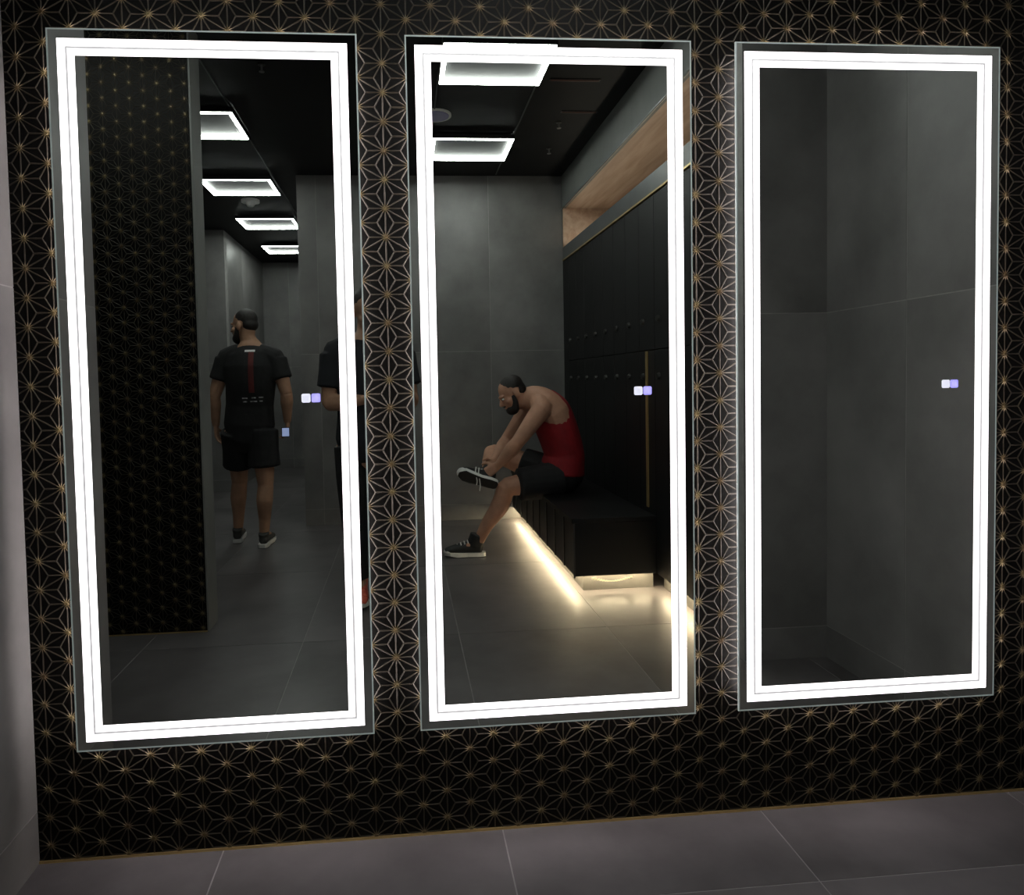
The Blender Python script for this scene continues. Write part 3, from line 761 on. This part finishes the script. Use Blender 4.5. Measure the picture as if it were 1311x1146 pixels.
# sleeveless vest: the torso only, cut low round the arms
bm = bmesh.new(); T = torso_pts(J); K = 1.08
def tk(i, dw, dd): return (TORSO[i][0] * K + dw, TORSO[i][1] * K + dd)
loft(bm, [T[1], lerp(T[1], T[2], 0.4), T[2], T[3], T[4], T[5]], [tk(1, .026, .026), tk(1, .018, .022), tk(2, .018, .018), tk(3, .014, .013), tk(4, -.020, .013), tk(5, -.062, .012)], 6, 28, V((0, 1, 0)), cap=0.12)
for sy in (-1, 1):
    loft(bm, [T[4] + V((0.02, 0.10 * sy, 0.02)), T[5] + V((0.0, 0.085 * sy, 0.055)), T[5] + V((-0.075, 0.085 * sy, 0.005)), T[4] + V((-0.105, 0.09 * sy, -0.03))], [(0.024, 0.012)] * 4, 5, 10, V((0, 1, 0)))
obj('vest', fuse(bm, 0.006, 6), 'red_cloth', s, True)
obj('shorts', shorts(J, 0.017, 1.08, 0.76, 0.012, 0.50, 0.30, 0.85), 'black_cloth', s, True)
obj('hair', hair_bm(J['F']), 'hair', s, True); obj('beard', beard_bm(J['F']), 'hair', s, True); eyes(J['F'], s)
shoe(s, frame((0.515, -2.985, 0.004), (-1, -0.06, 0), (0, 0, 1)), 'shoe', 'sole_white', True, hi=True)
f2 = frame((0.598, -2.905, 0.512), (-1, 0.10, 0.33), (0.12, -0.80, 0.55))
sh2 = shoe(s, f2, 'shoe', 'sole_white', True, hi=True)
sock(s, J['Lan'], (J['Lkn'] - J['Lan']).normalized())
bm = bmesh.new()
for dx, l in ((0.0, 0.11), (0.022, 0.075)):
    p = f2 @ V((0.045, 0.115 + dx, 0.075)); loft(bm, [p, p + V((-0.008, 0.035, -0.03)), p + V((0.0, 0.045, -0.05 - l * .5)), p + V((-0.004, 0.045, -0.04 - l))], [0.0042] * 4, 3, 6)
lo = obj('loose_laces', bm, 'lace', sh2, True)

# --- the photographer, facing the mirrors, caught at the edge of the left mirror
p = thing('person', 'person in dark clothes and coral shoes photographing the mirrors with a phone', 'person', (-0.19, -2.12, 0))
J = dict(crotch=V((-0.19, -2.13, 0.80)), pelvis=V((-0.19, -2.13, 0.92)), waist=V((-0.19, -2.13, 1.06)), chest=V((-0.19, -2.135, 1.22)), arm_pit=V((-0.19, -2.14, 1.33)), collar=V((-0.19, -2.145, 1.415)), neck=V((-0.185, -2.135, 1.485)),
         Rsh=V((0.000, -2.13, 1.385)), Rel=V((0.045, -2.10, 1.120)), Rwr=V((0.035, -1.925, 1.165)), Rhd=V((-0.15, 0.5, 0.6)), Rhn=V((-0.8, 0.3, 0)), Rht=V((-0.3, -0.3, 0.8)), Rcurl=0.8,
         Lsh=V((-0.378, -2.13, 1.385)), Lel=V((-0.408, -2.115, 1.115)), Lwr=V((-0.21, -1.985, 1.135)), Lhd=V((0.9, 0.45, 0.25)), Lhn=V((0.3, 0.3, 0.8)), Lht=V((0, -0.3, 0.8)), Lcurl=0.6,
         Rhip=V((-0.095, -2.14, 0.87)), Rkn=V((-0.09, -2.12, 0.47)), Ran=V((-0.085, -2.15, 0.095)), Rtoe=V((-0.075, -1.99, 0.035)),
         Lhip=V((-0.285, -2.14, 0.87)), Lkn=V((-0.285, -2.12, 0.47)), Lan=V((-0.265, -2.15, 0.095)), Ltoe=V((-0.262, -1.99, 0.035)),
         Rcalf=V((0, -0.02, 0)), Lcalf=V((0, -0.02, 0)))
J['F'] = frame((-0.180, -2.10, 1.625), (0.25, 0.85, -0.45), (0, 0.4, 0.9))
obj('body', figure_body(J, 1.0, 0.0065), 'skin2', p, True)
obj('tshirt', tshirt(J, 0.013, 1.0, 0.66), 'navy_cloth', p, True)
bm = bmesh.new(); T = torso_pts(J)
loft(bm, [T[0], T[1], lerp(T[1], T[2], .6)], [(TORSO[i][0] + .012, TORSO[i][1] + .012) for i in (0, 1, 2)], 5, 22, V((1, 0, 0)), cap=0.25)
for q in 'RL': loft(bm, [J[q + 'hip'], lerp(J[q + 'hip'], J[q + 'kn'], .5), J[q + 'kn'], lerp(J[q + 'kn'], J[q + 'an'], .5), J[q + 'an'] + V((0, 0, 0.03))], [0.108, 0.098, 0.076, 0.072, 0.060], 5, 16, cap=0.1)
obj('trousers', fuse(bm, 0.008, 2), 'black_cloth', p, True)
obj('hair', hair_bm(J['F']), 'hair', p, True); eyes(J['F'], p)
for q, lx in (('R', -0.085), ('L', -0.262)): shoe(p, frame((lx, -2.19, 0.004), (0.03, 1, 0), (0, 0, 1)), 'shoe_coral', 'sole_white', False, label='coral red running shoe')
ph = thing('phone', 'black phone held up in front of the chest by the photographing person', 'phone', (0.0, -1.835, 1.16))
bm = bmesh.new(); box(bm, -0.036, 0.036, -1.838, -1.8295, 1.085, 1.237); bevel(bm, 0.003, 2); obj('case', bm, 'black_metal', ph)
bx('screen', (-0.033, 0.033, -1.8388, -1.838, 1.09, 1.232), 'screen', ph)
bm = bmesh.new(); cyl(bm, (0.0, -1.829, 1.225), 0.008, 0.003, 'y', 16); obj('lens', bm, 'iris', ph)
